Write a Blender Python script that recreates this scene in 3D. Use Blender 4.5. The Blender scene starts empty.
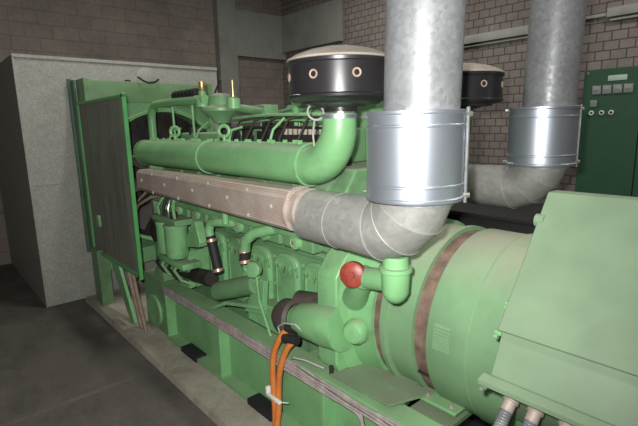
import bpy, bmesh, math, random
from mathutils import Vector, Matrix
random.seed(7)
scn = bpy.context.scene
col = scn.collection
PI = math.pi
YC = 2.10      # centre line of the generator set
ZC = 0.905     # height of the shaft

# ------------------------------------------------------------------ materials
def nt(name):
    m = bpy.data.materials.new(name); m.use_nodes = True
    t = m.node_tree; t.nodes.clear()
    o = t.nodes.new('ShaderNodeOutputMaterial'); b = t.nodes.new('ShaderNodeBsdfPrincipled')
    t.links.new(b.outputs[0], o.inputs[0])
    return m, t, b, o
def coords(t, kind='Object'):
    return t.nodes.new('ShaderNodeTexCoord').outputs[kind]
def noise(t, scale, detail=4, rough=.6, vec=None, stretch=None):
    n = t.nodes.new('ShaderNodeTexNoise'); n.inputs['Scale'].default_value = scale
    n.inputs['Detail'].default_value = detail; n.inputs['Roughness'].default_value = rough
    v = vec or coords(t)
    if stretch:
        mp = t.nodes.new('ShaderNodeMapping'); mp.inputs['Scale'].default_value = stretch
        t.links.new(v, mp.inputs['Vector']); v = mp.outputs[0]
    t.links.new(v, n.inputs['Vector'])
    return n.outputs['Fac']
def ramp(t, fac, p0, c0, p1, c1):
    r = t.nodes.new('ShaderNodeValToRGB'); e = r.color_ramp.elements
    e[0].position = p0; e[0].color = (*c0, 1) if len(c0) == 3 else c0
    e[1].position = p1; e[1].color = (*c1, 1) if len(c1) == 3 else c1
    t.links.new(fac, r.inputs[0]); return r.outputs[0]
def mix(t, fac, a, b, mode='MIX'):
    m = t.nodes.new('ShaderNodeMix'); m.data_type = 'RGBA'; m.blend_type = mode
    for s, v in ((m.inputs[0], fac), (m.inputs[6], a), (m.inputs[7], b)):
        if isinstance(v, bpy.types.NodeSocket): t.links.new(v, s)
        elif isinstance(v, (int, float)): s.default_value = v
        else: s.default_value = (*v, 1)
    return m.outputs[2]
def math_(t, op, a, b=0.0):
    m = t.nodes.new('ShaderNodeMath'); m.operation = op
    for s, v in ((m.inputs[0], a), (m.inputs[1], b)):
        if isinstance(v, bpy.types.NodeSocket): t.links.new(v, s)
        else: s.default_value = v
    return m.outputs[0]
def bump(t, b, h, strength=.3, dist=.004):
    n = t.nodes.new('ShaderNodeBump'); n.inputs['Strength'].default_value = strength
    n.inputs['Distance'].default_value = dist
    t.links.new(h, n.inputs['Height']); t.links.new(n.outputs[0], b.inputs['Normal'])
def upfac(t, lo=.55, hi=.95):
    g = t.nodes.new('ShaderNodeNewGeometry'); s = t.nodes.new('ShaderNodeSeparateXYZ')
    t.links.new(g.outputs['Normal'], s.inputs[0])
    r = t.nodes.new('ShaderNodeMapRange'); r.inputs[1].default_value = lo; r.inputs[2].default_value = hi
    t.links.new(s.outputs[2], r.inputs[0]); return r.outputs[0]
def plain(name, c, rough=.5, metal=0, var=.12, scale=9, bmp=0):
    m, t, b, o = nt(name)
    f = noise(t, scale)
    lo = tuple(x * (1 - var) for x in c); hi = tuple(min(1, x * (1 + var)) for x in c)
    t.links.new(ramp(t, f, .3, lo, .7, hi), b.inputs['Base Color'])
    b.inputs['Roughness'].default_value = rough; b.inputs['Metallic'].default_value = metal
    if bmp: bump(t, b, noise(t, scale * 6), bmp)
    return m
def paint(name, c, dust=.45, grime=.5, rough=.42, dustc=(.27, .235, .19)):
    """old enamel: faint mottling, oily grime blotches, settled dust on upward faces"""
    m, t, b, o = nt(name)
    f = noise(t, 5)
    base = ramp(t, f, .3, tuple(x * .88 for x in c), .7, tuple(x * 1.1 for x in c))
    g = ramp(t, noise(t, 3.3, 8, .72), .52, (0, 0, 0), .74, (1, 1, 1))
    base = mix(t, math_(t, 'MULTIPLY', g, grime), base, (c[0] * .42, c[1] * .33, c[2] * .4))
    u = upfac(t); d = ramp(t, noise(t, 6, 6, .7), .25, (.35,) * 3, .65, (1, 1, 1))
    base = mix(t, math_(t, 'MULTIPLY', math_(t, 'MULTIPLY', u, d), dust), base, dustc)
    t.links.new(base, b.inputs['Base Color'])
    rr = math_(t, 'ADD', math_(t, 'MULTIPLY', u, .35 * min(1, dust * 2)), rough)
    t.links.new(rr, b.inputs['Roughness'])
    bump(t, b, noise(t, 40, 3), .08, .002)
    return m
def galv(name, c, rough, metal, spangle=.12, sc=45, scratch=True):
    m, t, b, o = nt(name)
    v = t.nodes.new('ShaderNodeTexVoronoi'); v.inputs['Scale'].default_value = sc
    t.links.new(coords(t), v.inputs['Vector'])
    sp = t.nodes.new('ShaderNodeSeparateColor'); t.links.new(v.outputs['Color'], sp.inputs[0])
    a = ramp(t, sp.outputs[0], 0, tuple(x * (1 - spangle) for x in c), 1, tuple(min(1, x * (1 + spangle)) for x in c))
    n = noise(t, 7, 8, .7)
    a = mix(t, ramp(t, n, .45, (0, 0, 0), .75, (.5,) * 3), a, tuple(x * .68 for x in c))
    if scratch:
        s = ramp(t, noise(t, 14, 8, .8, stretch=(1.2, 1, .5)), .62, (0, 0, 0), .72, (.55,) * 3)
        a = mix(t, s, a, tuple(min(1, x * 1.5) for x in c))
    t.links.new(a, b.inputs['Base Color'])
    b.inputs['Metallic'].default_value = metal
    t.links.new(ramp(t, sp.outputs[1], 0, (max(.05, rough - .1),) * 3, 1, (rough + .1,) * 3), b.inputs['Roughness'])
    bump(t, b, n, .12, .006)
    return m
def brick(name, c1, c2, mort, bw, bh, axes, rough=.85, stain=.4, dirt=(.07, .05, .045)):
    m, t, b, o = nt(name)
    g = t.nodes.new('ShaderNodeNewGeometry'); s = t.nodes.new('ShaderNodeSeparateXYZ'); t.links.new(g.outputs['Position'], s.inputs[0])
    cmb = t.nodes.new('ShaderNodeCombineXYZ'); t.links.new(s.outputs[axes[0]], cmb.inputs[0]); t.links.new(s.outputs[axes[1]], cmb.inputs[1])
    br = t.nodes.new('ShaderNodeTexBrick'); t.links.new(cmb.outputs[0], br.inputs['Vector'])
    br.inputs['Scale'].default_value = 1; br.inputs['Brick Width'].default_value = bw; br.inputs['Row Height'].default_value = bh
    br.inputs['Mortar Size'].default_value = .0075; br.inputs['Mortar Smooth'].default_value = .25
    br.inputs['Color1'].default_value = (*c1, 1); br.inputs['Color2'].default_value = (*c2, 1); br.inputs['Mortar'].default_value = (*mort, 1)
    n = noise(t, 1.3, 8, .75, vec=g.outputs['Position'])
    a = mix(t, ramp(t, n, .42, (0, 0, 0), .72, (stain,) * 3), br.outputs['Color'], dirt)
    a = mix(t, .35, a, ramp(t, noise(t, 26, 6, .8, vec=g.outputs['Position']), .3, (.3,) * 3, .7, (1,) * 3), 'MULTIPLY')
    t.links.new(a, b.inputs['Base Color']); b.inputs['Roughness'].default_value = rough
    bump(t, b, math_(t, 'SUBTRACT', 1.0, br.outputs['Fac']), .5, .008)
    return m
def concrete(name, lo, hi, scale=1.5, rough=.8, streak=None, dark=(.03, .028, .026), dk=.5):
    m, t, b, o = nt(name)
    g = t.nodes.new('ShaderNodeNewGeometry').outputs['Position']
    a = ramp(t, noise(t, scale, 9, .7, vec=g), .32, lo, .68, hi)
    s = noise(t, scale * .8, 7, .7, vec=g, stretch=streak or (1, 1, 1))
    a = mix(t, ramp(t, s, .5, (0, 0, 0), .68, (dk,) * 3), a, dark)
    f = ramp(t, noise(t, 30, 6, .8, vec=g), .35, (.7,) * 3, .65, (1,) * 3)
    a = mix(t, .6, a, f, 'MULTIPLY')
    t.links.new(a, b.inputs['Base Color']); b.inputs['Roughness'].default_value = rough
    bump(t, b, noise(t, 40, 5, .7, vec=g), .25, .004)
    return m

G = (.185, .405, .18)      # engine green
M = {}
M['green'] = paint('engine_green_enamel', G, dust=.5, grime=.7)
M['green_dusty'] = paint('dusty_green_enamel', G, dust=.38, grime=.4)
M['green_grimy'] = paint('grimy_green_enamel', (.145, .29, .14), dust=.7, grime=.8)
M['green_deck'] = paint('dusty_deck_green', (.13, .24, .12), dust=.8, grime=.7, dustc=(.20, .21, .15))
M['green_post'] = paint('grimy_teal_green', (.06, .13, .075), dust=.4, grime=.7)
M['green_rad'] = paint('dull_radiator_green', (.125, .235, .11), dust=.4, grime=.6)
M['green_alt'] = paint('alternator_green_enamel', (.166, .297, .158), dust=.85, grime=.12, dustc=(.33, .30, .235))
M['green_box'] = paint('terminal_box_green_enamel', (.152, .226, .139), dust=.12, grime=.03, rough=.5, dustc=(.33, .34, .26))
M['green_bright'] = paint('screen_frame_green', (.10, .36, .12), dust=.2, grime=.2)
M['green_dark'] = plain('control_panel_green', (.03, .09, .05), .45, var=.06)
M['galv_pipe'] = galv('galvanised_pipe', (.215, .225, .235), .48, .25, .14, 60)
M['galv_elbow'] = galv('dull_galvanised_elbow', (.31, .31, .29), .6, .35, .08)
M['galv_duct'] = galv('dull_galvanised_air_duct', (.335, .34, .305), .6, .25, .15, 75)
M['steel'] = plain('polished_steel_sleeve', (.42, .46, .52), .42, .82, .04, 5)
M['chrome'] = plain('bright_steel_fastener', (.7, .68, .63), .25, .9, .05)
M['black'] = plain('black_enamel', (.022, .021, .023), .30, .15, .1)
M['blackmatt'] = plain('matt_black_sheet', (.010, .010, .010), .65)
M['rubber'] = plain('black_rubber', (.013, .013, .013), .7)
M['dark'] = plain('oily_dark_iron', (.035, .03, .027), .55, .3, .3)
M['dark_cap'] = plain('dusty_brown_iron', (.07, .055, .048), .6, .1, .35)
M['lid'] = plain('dusty_filter_lid', (.36, .32, .27), .65, 0, .2, 6)
M['pale'] = plain('pale_filter_element', (.36, .25, .20), .6)
M['gauge'] = plain('grey_gauge_glass', (.24, .27, .26), .3)
M['white'] = plain('white_plastic', (.75, .77, .74), .5, var=.03)
M['plate'] = plain('pale_green_nameplate', (.45, .58, .47), .5, var=.03)
M['brass'] = plain('brass_fitting', (.75, .55, .25), .3, .8)
M['copper'] = plain('pinkish_copper_collar', (.55, .36, .28), .4, .6)
M['flange'] = plain('pale_rusty_flange', (.43, .36, .32), .5, .3, .2, 12)
M['orange'] = plain('orange_cable_sheath', (.62, .20, .045), .5, var=.15, scale=14)
M['wire'] = plain('pinkish_grey_cable', (.33, .28, .27), .6, var=.25, scale=20)
M['red'] = plain('red_enamel', (.235, .042, .028), .4, 0, .3, 30, .3)
M['hosetube'] = plain('dusty_brown_hose', (.26, .19, .14), .6, var=.3)
M['tray'] = plain('pale_grey_trunking', (.34, .34, .32), .6, var=.1)
M['mesh_band'] = plain('rusty_brown_ventilation_mesh', (.15, .10, .075), .7, 0, .45, 14, .3)
M['light'] = bpy.data.materials.new('fill_lamp_tube'); M['light'].use_nodes = True  # glowing tube of the added fill lamps
_b = M['light'].node_tree.nodes['Principled BSDF']; _b.inputs['Emission Color'].default_value = (1, .97, .92, 1); _b.inputs['Emission Strength'].default_value = 4
def rib_mat():
    m, t, b, o = nt('perforated_brown_cover')
    v = coords(t)
    w = t.nodes.new('ShaderNodeTexWave'); w.bands_direction = 'Z'; w.inputs['Scale'].default_value = 34; t.links.new(v, w.inputs['Vector'])
    w2 = t.nodes.new('ShaderNodeTexWave'); w2.bands_direction = 'X'; w2.inputs['Scale'].default_value = 34; t.links.new(v, w2.inputs['Vector'])
    p = math_(t, 'MULTIPLY', w.outputs['Fac'], math_(t, 'ADD', math_(t, 'MULTIPLY', w2.outputs['Fac'], .4), .6))
    a = mix(t, p, (.26, .20, .165), (.50, .40, .34))
    a = mix(t, ramp(t, noise(t, 5, 7, .7), .42, (0, 0, 0), .72, (.6,) * 3), a, (.50, .47, .42))
    u = math_(t, 'MULTIPLY', upfac(t), .5)
    a = mix(t, u, a, (.42, .33, .27))
    t.links.new(a, b.inputs['Base Color']); b.inputs['Roughness'].default_value = .55; b.inputs['Metallic'].default_value = .1
    bump(t, b, p, .4, .003)
    return m
M['brown'] = rib_mat()
def screen_mat():
    m, t, b, o = nt('dusty_wire_mesh')
    v = coords(t)
    w = t.nodes.new('ShaderNodeTexWave'); w.bands_direction = 'Z'; w.inputs['Scale'].default_value = 40; t.links.new(v, w.inputs['Vector'])
    w2 = t.nodes.new('ShaderNodeTexWave'); w2.bands_direction = 'X'; w2.inputs['Scale'].default_value = 40; t.links.new(v, w2.inputs['Vector'])
    hole = math_(t, 'MULTIPLY', ramp(t, w.outputs['Fac'], .25, (0, 0, 0), .4, (1, 1, 1)), ramp(t, w2.outputs['Fac'], .25, (0, 0, 0), .4, (1, 1, 1)))
    hole = math_(t, 'MULTIPLY', hole, .62)
    n = noise(t, 3, 7, .75, stretch=(4, 1, .35))
    t.links.new(ramp(t, n, .3, (.12, .15, .115), .7, (.32, .31, .26)), b.inputs['Base Color'])
    b.inputs['Roughness'].default_value = .6
    tr = t.nodes.new('ShaderNodeBsdfTransparent'); mx = t.nodes.new('ShaderNodeMixShader')
    t.links.new(hole, mx.inputs[0]); t.links.new(b.outputs[0], mx.inputs[1]); t.links.new(tr.outputs[0], mx.inputs[2])
    t.links.new(mx.outputs[0], o.inputs[0]); return m
M['screen'] = screen_mat()
M['brick_back'] = brick('brown_block_wall', (.31, .27, .235), (.285, .247, .217), (.235, .20, .175), .36, .19, (1, 2), stain=.45)
M['brick_right'] = brick('grey_brick_wall', (.30, .255, .235), (.255, .225, .205), (.10, .085, .078), .155, .102, (0, 2), stain=.4)
M['floor'] = concrete('oil_stained_concrete_floor', (.088, .08, .069), (.165, .148, .126), 1.2, .75, (1, 2.2, 1))
M['plinth'] = concrete('dusty_concrete_plinth', (.34, .31, .25), (.50, .46, .38), 3, .85, None, (.10, .085, .07), .6)
M['beam'] = concrete('grey_concrete_beam', (.25, .26, .235), (.32, .33, .30), 2, .85, None, (.12, .12, .11), .3)
M['ceiling'] = concrete('dark_concrete_ceiling', (.10, .10, .09), (.14, .14, .125), 1, .9)
M['joint'] = concrete('floor_joint_filler', (.13, .115, .10), (.18, .16, .14), 4, .85, None, (.07, .06, .055), .8)

# ------------------------------------------------------------------ geometry helpers
class B:
    def __init__(s): s.bm = bmesh.new()
    def box(s, lo, hi, bev=0, rot=None):
        lo, hi = Vector(lo), Vector(hi); c = (lo + hi) / 2; d = hi - lo
        mtx = Matrix.Translation(c) @ (rot or Matrix.Identity(4)) @ Matrix.Diagonal((*d, 1))
        r = bmesh.ops.create_cube(s.bm, size=1, matrix=mtx)
        if bev:
            es = list({e for v in r['verts'] for e in v.link_edges})
            bmesh.ops.bevel(s.bm, geom=es, offset=bev, segments=2, affect='EDGES', profile=.5)
        return s
    def cyl(s, p0, p1, r0, r1=None, seg=24, cap=True):
        p0, p1 = Vector(p0), Vector(p1); d = p1 - p0
        q = d.to_track_quat('Z', 'Y').to_matrix().to_4x4()
        bmesh.ops.create_cone(s.bm, cap_ends=cap, segments=seg, radius1=r0, radius2=r0 if r1 is None else r1, depth=d.length,
                              matrix=Matrix.Translation((p0 + p1) / 2) @ q)
        return s
    def sph(s, c, r, seg=16, sc=(1, 1, 1)):
        bmesh.ops.create_uvsphere(s.bm, u_segments=seg, v_segments=max(6, seg // 2), radius=r, matrix=Matrix.Translation(c) @ Matrix.Diagonal((*sc, 1)))
        return s
    def prism(s, pts, axis, lo, hi):
        """polygon pts in the other two axes, extruded along axis"""
        def P(a, p):
            return {'X': (a, p[0], p[1]), 'Y': (p[0], a, p[1]), 'Z': (p[0], p[1], a)}[axis]
        v0 = [s.bm.verts.new(P(lo, p)) for p in pts]; v1 = [s.bm.verts.new(P(hi, p)) for p in pts]
        n = len(pts); s.bm.faces.new(v0); s.bm.faces.new(v1[::-1])
        for i in range(n): s.bm.faces.new((v0[i], v1[i], v1[(i + 1) % n], v0[(i + 1) % n]))
        return s
    def lathe(s, o, d, prof, seg=48, arc=None):
        """prof: list of (distance along d, radius)"""
        o, d = Vector(o), Vector(d).normalized()
        a = d.orthogonal().normalized(); b = d.cross(a)
        rings = []
        for h, r in prof:
            if r < 1e-6: rings.append([s.bm.verts.new(o + d * h)])
            else: rings.append([s.bm.verts.new(o + d * h + (a * math.cos(2 * PI * i / seg) + b * math.sin(2 * PI * i / seg)) * r) for i in range(seg)])
        for r0, r1 in zip(rings, rings[1:]):
            if len(r0) == 1 and len(r1) == 1: continue
            for i in range(seg):
                j = (i + 1) % seg
                if len(r0) == 1: s.bm.faces.new((r0[0], r1[j], r1[i]))
                elif len(r1) == 1: s.bm.faces.new((r0[i], r0[j], r1[0]))
                else: s.bm.faces.new((r0[i], r0[j], r1[j], r1[i]))
        return s
    def tube(s, pts, r, seg=12, cap=True, closed=False, mitre=True):
        pts = [Vector(p) for p in pts]; n = len(pts)
        rs = r if isinstance(r, (list, tuple)) else [r] * n
        T = []
        for i in range(n):
            a = pts[i] - pts[i - 1] if (i > 0 or closed) else pts[1] - pts[0]
            b = pts[(i + 1) % n] - pts[i] if (i < n - 1 or closed) else pts[-1] - pts[-2]
            T.append((a.normalized(), b.normalized()))
        d0 = T[0][0] if not closed else (T[0][0] + T[0][1]).normalized()
        u = d0.orthogonal().normalized(); rings = []; pd = d0
        for i in range(n):
            a, b = T[i]; t = (a + b).normalized()
            q = pd.rotation_difference(t); u = (q @ u).normalized(); pd = t
            u = (u - t * u.dot(t)).normalized(); w = t.cross(u)
            bend = (b - a); ch = max(.35, a.dot(t))
            ring = []
            for k in range(seg):
                th = 2 * PI * k / seg
                v = u * math.cos(th) + w * math.sin(th)
                if mitre and bend.length > 1e-4:
                    bd = bend - t * bend.dot(t)
                    if bd.length > 1e-5:
                        bd.normalize(); v = v + bd * v.dot(bd) * (1 / ch - 1)
                ring.append(s.bm.verts.new(pts[i] + v * rs[i]))
            rings.append(ring)
        m = n if closed else n - 1
        for i in range(m):
            r0, r1 = rings[i], rings[(i + 1) % n]
            for k in range(seg):
                s.bm.faces.new((r0[k], r0[(k + 1) % seg], r1[(k + 1) % seg], r1[k]))
        if cap and not closed:
            s.bm.faces.new(rings[0][::-1]); s.bm.faces.new(rings[-1])
        s.rings = [[v.co.copy() for v in rg] for rg in rings]
        return s
    def ring(s, c, axis, R, r, seg=32, k=8):
        c, d = Vector(c), Vector(axis).normalized(); a = d.orthogonal().normalized(); b = d.cross(a)
        return s.tube([c + (a * math.cos(2 * PI * i / seg) + b * math.sin(2 * PI * i / seg)) * R for i in range(seg)], r, k, closed=True)
    def build(s, name, mat, parent=None, bev=0, ang=38, tag=None, origin=None, **kw):
        me = bpy.data.meshes.new(name)
        bmesh.ops.recalc_face_normals(s.bm, faces=s.bm.faces)
        root = parent
        while root is not None and root.parent is not None: root = root.parent
        if root is not None: off = root.location.copy()
        else:
            vs = [v.co for v in s.bm.verts]
            off = Vector(origin) if origin else Vector(((min(v.x for v in vs) + max(v.x for v in vs)) / 2, (min(v.y for v in vs) + max(v.y for v in vs)) / 2, min(v.z for v in vs)))
        bmesh.ops.translate(s.bm, verts=s.bm.verts, vec=-off)
        lim = math.radians(ang)
        for f in s.bm.faces: f.smooth = True
        for e in s.bm.edges:
            if len(e.link_faces) == 2 and e.calc_face_angle(0) > lim: e.smooth = False
        s.bm.to_mesh(me); s.bm.free()
        ob = bpy.data.objects.new(name, me); col.objects.link(ob)
        me.materials.append(M[mat] if isinstance(mat, str) else mat)
        if parent is not None: ob.parent = parent
        else: ob.location = off
        if bev:
            md = ob.modifiers.new('bevel', 'BEVEL'); md.width = bev; md.segments = 2; md.limit_method = 'ANGLE'; md.angle_limit = math.radians(35)
            md.harden_normals = False
        if kw: tagp(ob, **kw)
        return ob
def tagp(o, label=None, category=None, group=None, kind=None):
    if label: o['label'] = label
    if category: o['category'] = category
    if group: o['group'] = group
    if kind: o['kind'] = kind
    return o
def thing(name, label, cat, loc, group=None):
    o = bpy.data.objects.new(name, None); col.objects.link(o); o.location = loc; o.empty_display_size = .1
    return tagp(o, label, cat, group)
def copy_tree(o, off, label=None, parent=None):
    c = o.copy(); col.objects.link(c)
    if parent is None:
        c.location = o.location + Vector(off)
        if label: c['label'] = label
    else: c.parent = parent
    for ch in list(o.children): copy_tree(ch, off, None, c)
    return c
def struct(name, b, mat, bev=0):
    o = b.build(name, mat, bev=bev); o['kind'] = 'structure'; return o
def arc(c, r, a0, a1, n, plane='XZ', other=0):
    out = []
    for i in range(n + 1):
        a = math.radians(a0 + (a1 - a0) * i / n); p, q = c[0] + r * math.cos(a), c[1] + r * math.sin(a)
        out.append((p, other, q) if plane == 'XZ' else ((other, p, q) if plane == 'YZ' else (p, q, other)))
    return out

# ------------------------------------------------------------------ room
XB, YR, XF, YL, ZT = -7.9, 6.0, 3.0, -2.5, 4.6
struct('floor', B().box((XB - .2, YL - .2, -.2), (XF + .2, YR + .2, 0)), 'floor')
struct('ceiling', B().box((XB - .2, YL - .2, ZT), (XF + .2, YR + .2, ZT + .2)), 'ceiling')
struct('wall_back', B().box((XB - .2, YL - .2, 0), (XB, YR + .2, ZT)), 'brick_back')
struct('wall_right', B().box((XB, YR, 0), (XF + .2, YR + .2, ZT)), 'brick_right')
struct('wall_front', B().box((XF, YL - .2, 0), (XF + .2, YR, ZT)), 'brick_right')
struct('wall_left', B().box((XB, YL - .2, 0), (XF, YL, ZT)), 'brick_back')
struct('trim_1', B().box((XB, 4.46, 0), (XB + .16, 4.84, ZT)), 'beam', .006)            # pillar on the back wall
struct('trim_2', B().box((XB, 4.84, 3.22), (XB + .14, YR, 4.05)), 'beam', .006)          # beam over the recess
struct('trim_3', B().box((XB + .14, YR - .1, 3.35), (-6.1, YR, 4.05)), 'beam', .006)
struct('trim_4', B().box((-3.455, YL, .0), (-3.415, 1.22, .004)), 'joint')               # joint in the floor
# concrete plinth under the set
struct('trim_5', B().prism([(1.235, 0), (1.25, .06), (3.0, .06), (3.0, 0)], 'X', -5.45, 2.4), 'plinth', .006)

# ------------------------------------------------------------------ air duct behind the radiator
t = thing('air_duct', 'big grey galvanised sheet metal air duct standing behind the radiator against the brown wall', 'duct', (-6.7, 2.1, 0))
B().box((XB + .02, .87, .002), (-5.56, 3.14, 2.66)).build('duct_body', 'galv_duct', t, .006)
b = B()
b.box((-5.562, .868, 2.63), (-5.545, 3.142, 2.665)); b.box((-5.562, .868, .002), (-5.548, .885, 2.66))
b.build('corner_flange', 'galv_duct', t, .003)
B().box((-5.562, .885, 1.345), (-5.553, 3.14, 1.357)).build('duct_seam', 'galv_duct', t)
b = B()
for y0, y1, z0, z1 in ((.9, 3.12, .05, 1.33), (.9, 3.12, 1.37, 2.62)):       # shallow cross breaks folded in the sheets
    for a, c in (((y0, z0), (y1, z1)), ((y0, z1), (y1, z0))):
        b.tube([(-5.561, a[0], a[1]), (-5.561, c[0], c[1])], .004, 4)
b.build('cross_break', 'galv_duct', t)
b = B().lathe((-5.56, 2.2, 2.50), (1, 0, 0), [(0, .115), (.006, .115), (.008, .11), (.008, 0)], 32)
b.build('inspection_cover', 'galv_duct', t, label='round inspection cover with a dark lower rim')

# ------------------------------------------------------------------ radiator
t = thing('radiator', 'green radiator with side guard screen in front of the grey air duct', 'radiator', (-5.2, 2.1, .06))
B().box((-5.36, 1.40, 2.175), (-5.14, 2.80, 2.405), .015).build('header_tank', 'green_rad', t)
B().box((-5.36, 1.40, .40), (-5.14, 2.80, .58), .01).build('bottom_tank', 'green', t)
B().cyl((-5.22, 1.86, 2.40), (-5.22, 1.86, 2.425), .03).build('tank_plug', 'dark', t)
for y in (1.385, 2.76):
    b = B(); b.box((-5.40, y, .06), (-5.12, y + .055, 2.42))
    b.build('side_post', 'green_grimy', t, .004)
b = B(); b.box((-5.53, 1.33, .55), (-5.49, 1.37, 2.44)); b.box((-5.49, 1.355, .55), (-5.38, 1.375, 2.42))
B().tube([(-5.11, 1.93, 2.455), (-5.10, 1.98, 2.415), (-5.10, 2.04, 2.395), (-5.10, 2.11, 2.405), (-5.11, 2.16, 2.44)], .011, 8).build('tank_strap', 'rubber', t)
b.build('outer_post', 'green_post', t, .004)
b = B()
b.box((-5.33, 1.41, .58), (-5.20, 2.79, 2.175))
for i in range(46):
    y = 1.425 + i * .0297; b.box((-5.2, y, .60), (-5.19, y + .008, 2.16))
b.build('radiator_core', 'dark', t)
# shroud: green sheet with a round mouth and a ring
b = B(); n = 48; R = .70; cz = 1.38; inner = []; outer = []
for i in range(n):
    a = 2 * PI * i / n; c, s_ = math.cos(a), math.sin(a)
    inner.append(b.bm.verts.new((-5.10, YC + R * c, cz + R * s_)))
    k = min(.70 / max(abs(c), 1e-6), .80 / max(abs(s_), 1e-6)); k = max(k, R)
    outer.append(b.bm.verts.new((-5.13, YC + k * c, cz + k * s_)))
for i in range(n): b.bm.faces.new((inner[i], inner[(i + 1) % n], outer[(i + 1) % n], outer[i]))
bmesh.ops.solidify(b.bm, geom=b.bm.faces[:], thickness=.004)
b.build('fan_shroud', 'green_dusty', t)
B().lathe((-5.13, YC, cz), (1, 0, 0), [(0, R), (.20, R), (.21, R + .03), (.20, R + .035), (0, R + .012)], 56).build('shroud_ring', 'green', t)
b = B()
for k in range(8):
    a = 2 * PI * k / 8 + .2
    rot = Matrix.Rotation(a, 4, 'X') @ Matrix.Translation((0, 0, .36)) @ Matrix.Rotation(.55, 4, 'Z')
    bmesh.ops.create_cube(b.bm, size=1, matrix=Matrix.Translation((-5.03, YC, cz)) @ rot @ Matrix.Diagonal((.008, .16, .56, 1)))
b.lathe((-5.08, YC, cz), (1, 0, 0), [(0, 0), (0, .13), (.1, .13), (.1, 0)], 32)
b.cyl((-5.0, YC, cz), (-4.1, YC, cz), .05)
b.build('fan', 'dark', t, label='dark cooling fan behind the shroud')
# the guard screen on the near side
f = B()
x0, x1, z0, z1, y = -5.30, -3.93, .62, 2.185, 1.36
f.box((x1 - .035, y - .02, z0 - .02), (x1, y + .015, z1 + .01)); f.box((x0, y - .02, z0 + .03), (x0 + .035, y + .015, z1))
f.box((x0, y - .02, z1 - .025), (x1, y + .015, z1)); f.box((x0, y - .02, z0 - .01), (x1, y + .015, z0 + .025))
gs = f.build('screen_frame', 'green_bright', t, .004)
B().box((x0 + .03, y - .004, z0 + .02), (x1 - .03, y, z1 - .02)).build('screen_mesh', 'screen', gs)
B().box((-5.02, y - .03, .93), (-4.93, y - .005, 1.05), .004).build('screen_tab', 'green', gs)
b = B()
b.prism([(1.30, .06), (1.42, .06), (1.42, .66), (1.30, .66)], 'X', -5.24, -5.02)
b.build('radiator_leg', 'green_rad', t, .004)
B().prism([(-4.86, .62), (-4.60, .62), (-4.28, .07), (-4.40, .07)], 'Y', 1.37, 1.40).build('brace_plate', 'green', t, .002)
for k, x in enumerate((-4.31, -4.20)):
    o = B().tube([(x, 1.37, .64), (x + .06, 1.375, .4), (x + .17, 1.385, .07)], .019, 10).build('drain_hose', 'hosetube', t)
b = B()
b.cyl((x1 - .01, y, 1.67), (-4.2, 1.52, 1.67), .01, seg=8)
b.build('screen_stay', 'chrome', t)

# ------------------------------------------------------------------ base frame
t = thing('base_frame', 'long green steel base frame under the diesel engine and alternator, on the concrete plinth', 'frame', (-1.8, 2.1, .06))
def rail(y, sgn):
    b = B(); w = .13
    ya, yb = (y, y + w) if sgn > 0 else (y - w, y)
    b.box((-3.78, ya, .545), (1.6, yb, .575)); b.box((-3.78, ya, .062), (1.6, yb, .09))
    yw = y + sgn * .085
    b.box((-3.78, min(yw, yw + sgn * .02), .062), (1.6, max(yw, yw + sgn * .02), .56))
    return b.build('rail', 'green_dusty', t, .003)
rail(1.475, 1); rail(2.725, -1)
for x in (-3.76, -2.83, -1.70, -.70, .2):
    w = .012
    B().box((x - w, 1.478, .085), (x + w, 1.57, .55)).build('stiffener', 'green', t, .002)
for y in (1.50, 2.58): B().box((-4.28, y, .062), (-3.78, y + .12, .575)).build('rail_end', 'green_grimy', t, .006)
B().lathe((-4.06, 1.50, .24), (0, -1, 0), [(0, .155), (.02, .155), (.025, .14), (.02, .12), (.02, 0)], 40).build('lifting_eye_plate', 'green', t)
for x0, x1 in ((-4.15, -4.0), (-2.0, -1.3), (.1, .4)):
    B().box((x0, 1.60, .50), (x1, 2.60, .545)).build('cross_member', 'green_dusty', t, .003)
B().box((-1.86, 1.585, .575), (-1.24, 1.86, .59)).build('deck_plate', 'green_deck', t, .003)
B().prism([(-1.66, 1.50), (-1.26, 1.51), (-1.14, 1.86), (-1.66, 1.86)], 'Z', .592, .602).build('deck_plate', 'green_deck', t, .002)
B().box((-3.75, 1.59, .064), (1.55, 2.61, .085)).build('dark_gap_sheet', 'blackmatt', t)  # black sheet added to darken the gap between the rails
B().cyl((-1.66, 1.515, .59), (-1.66, 1.515, .64), .012).build('bolt', 'dark', t)
B().box((-1.24, 1.60, .52), (-1.02, 1.86, .545)).build('deck_plate', 'green_deck', t, .002)
for x in (-3.47, -2.45):
    o = B().box((x, 1.462, .0605), (x + .27, 1.60, .105), .003).build('dark_slot_block', 'rubber')  # black block added in place of a dark opening under the rail
    tagp(o, 'black block added as a dark slot under the green base rail, ' + ('near the radiator end' if x < -3 else 'beside the orange cables'), 'block')

# ------------------------------------------------------------------ diesel engine
E_ = thing('diesel_engine', 'large green V diesel engine with long intake pipe and brown exhaust cover', 'engine', (-2.85, 2.1, .5))
prof = [(1.74, .42), (1.74, 1.14), (1.66, 1.20), (1.66, 1.46), (1.80, 1.66), (2.40, 1.66), (2.54, 1.46), (2.54, 1.20), (2.46, 1.14), (2.46, .42)]
B().prism(prof, 'X', -4.15, -1.74).build('crankcase', 'green_grimy', E_, .012)
B().box((-4.1, 1.80, .2), (-1.8, 2.40, .44), .03).build('oil_sump', 'green_grimy', E_)
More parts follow.
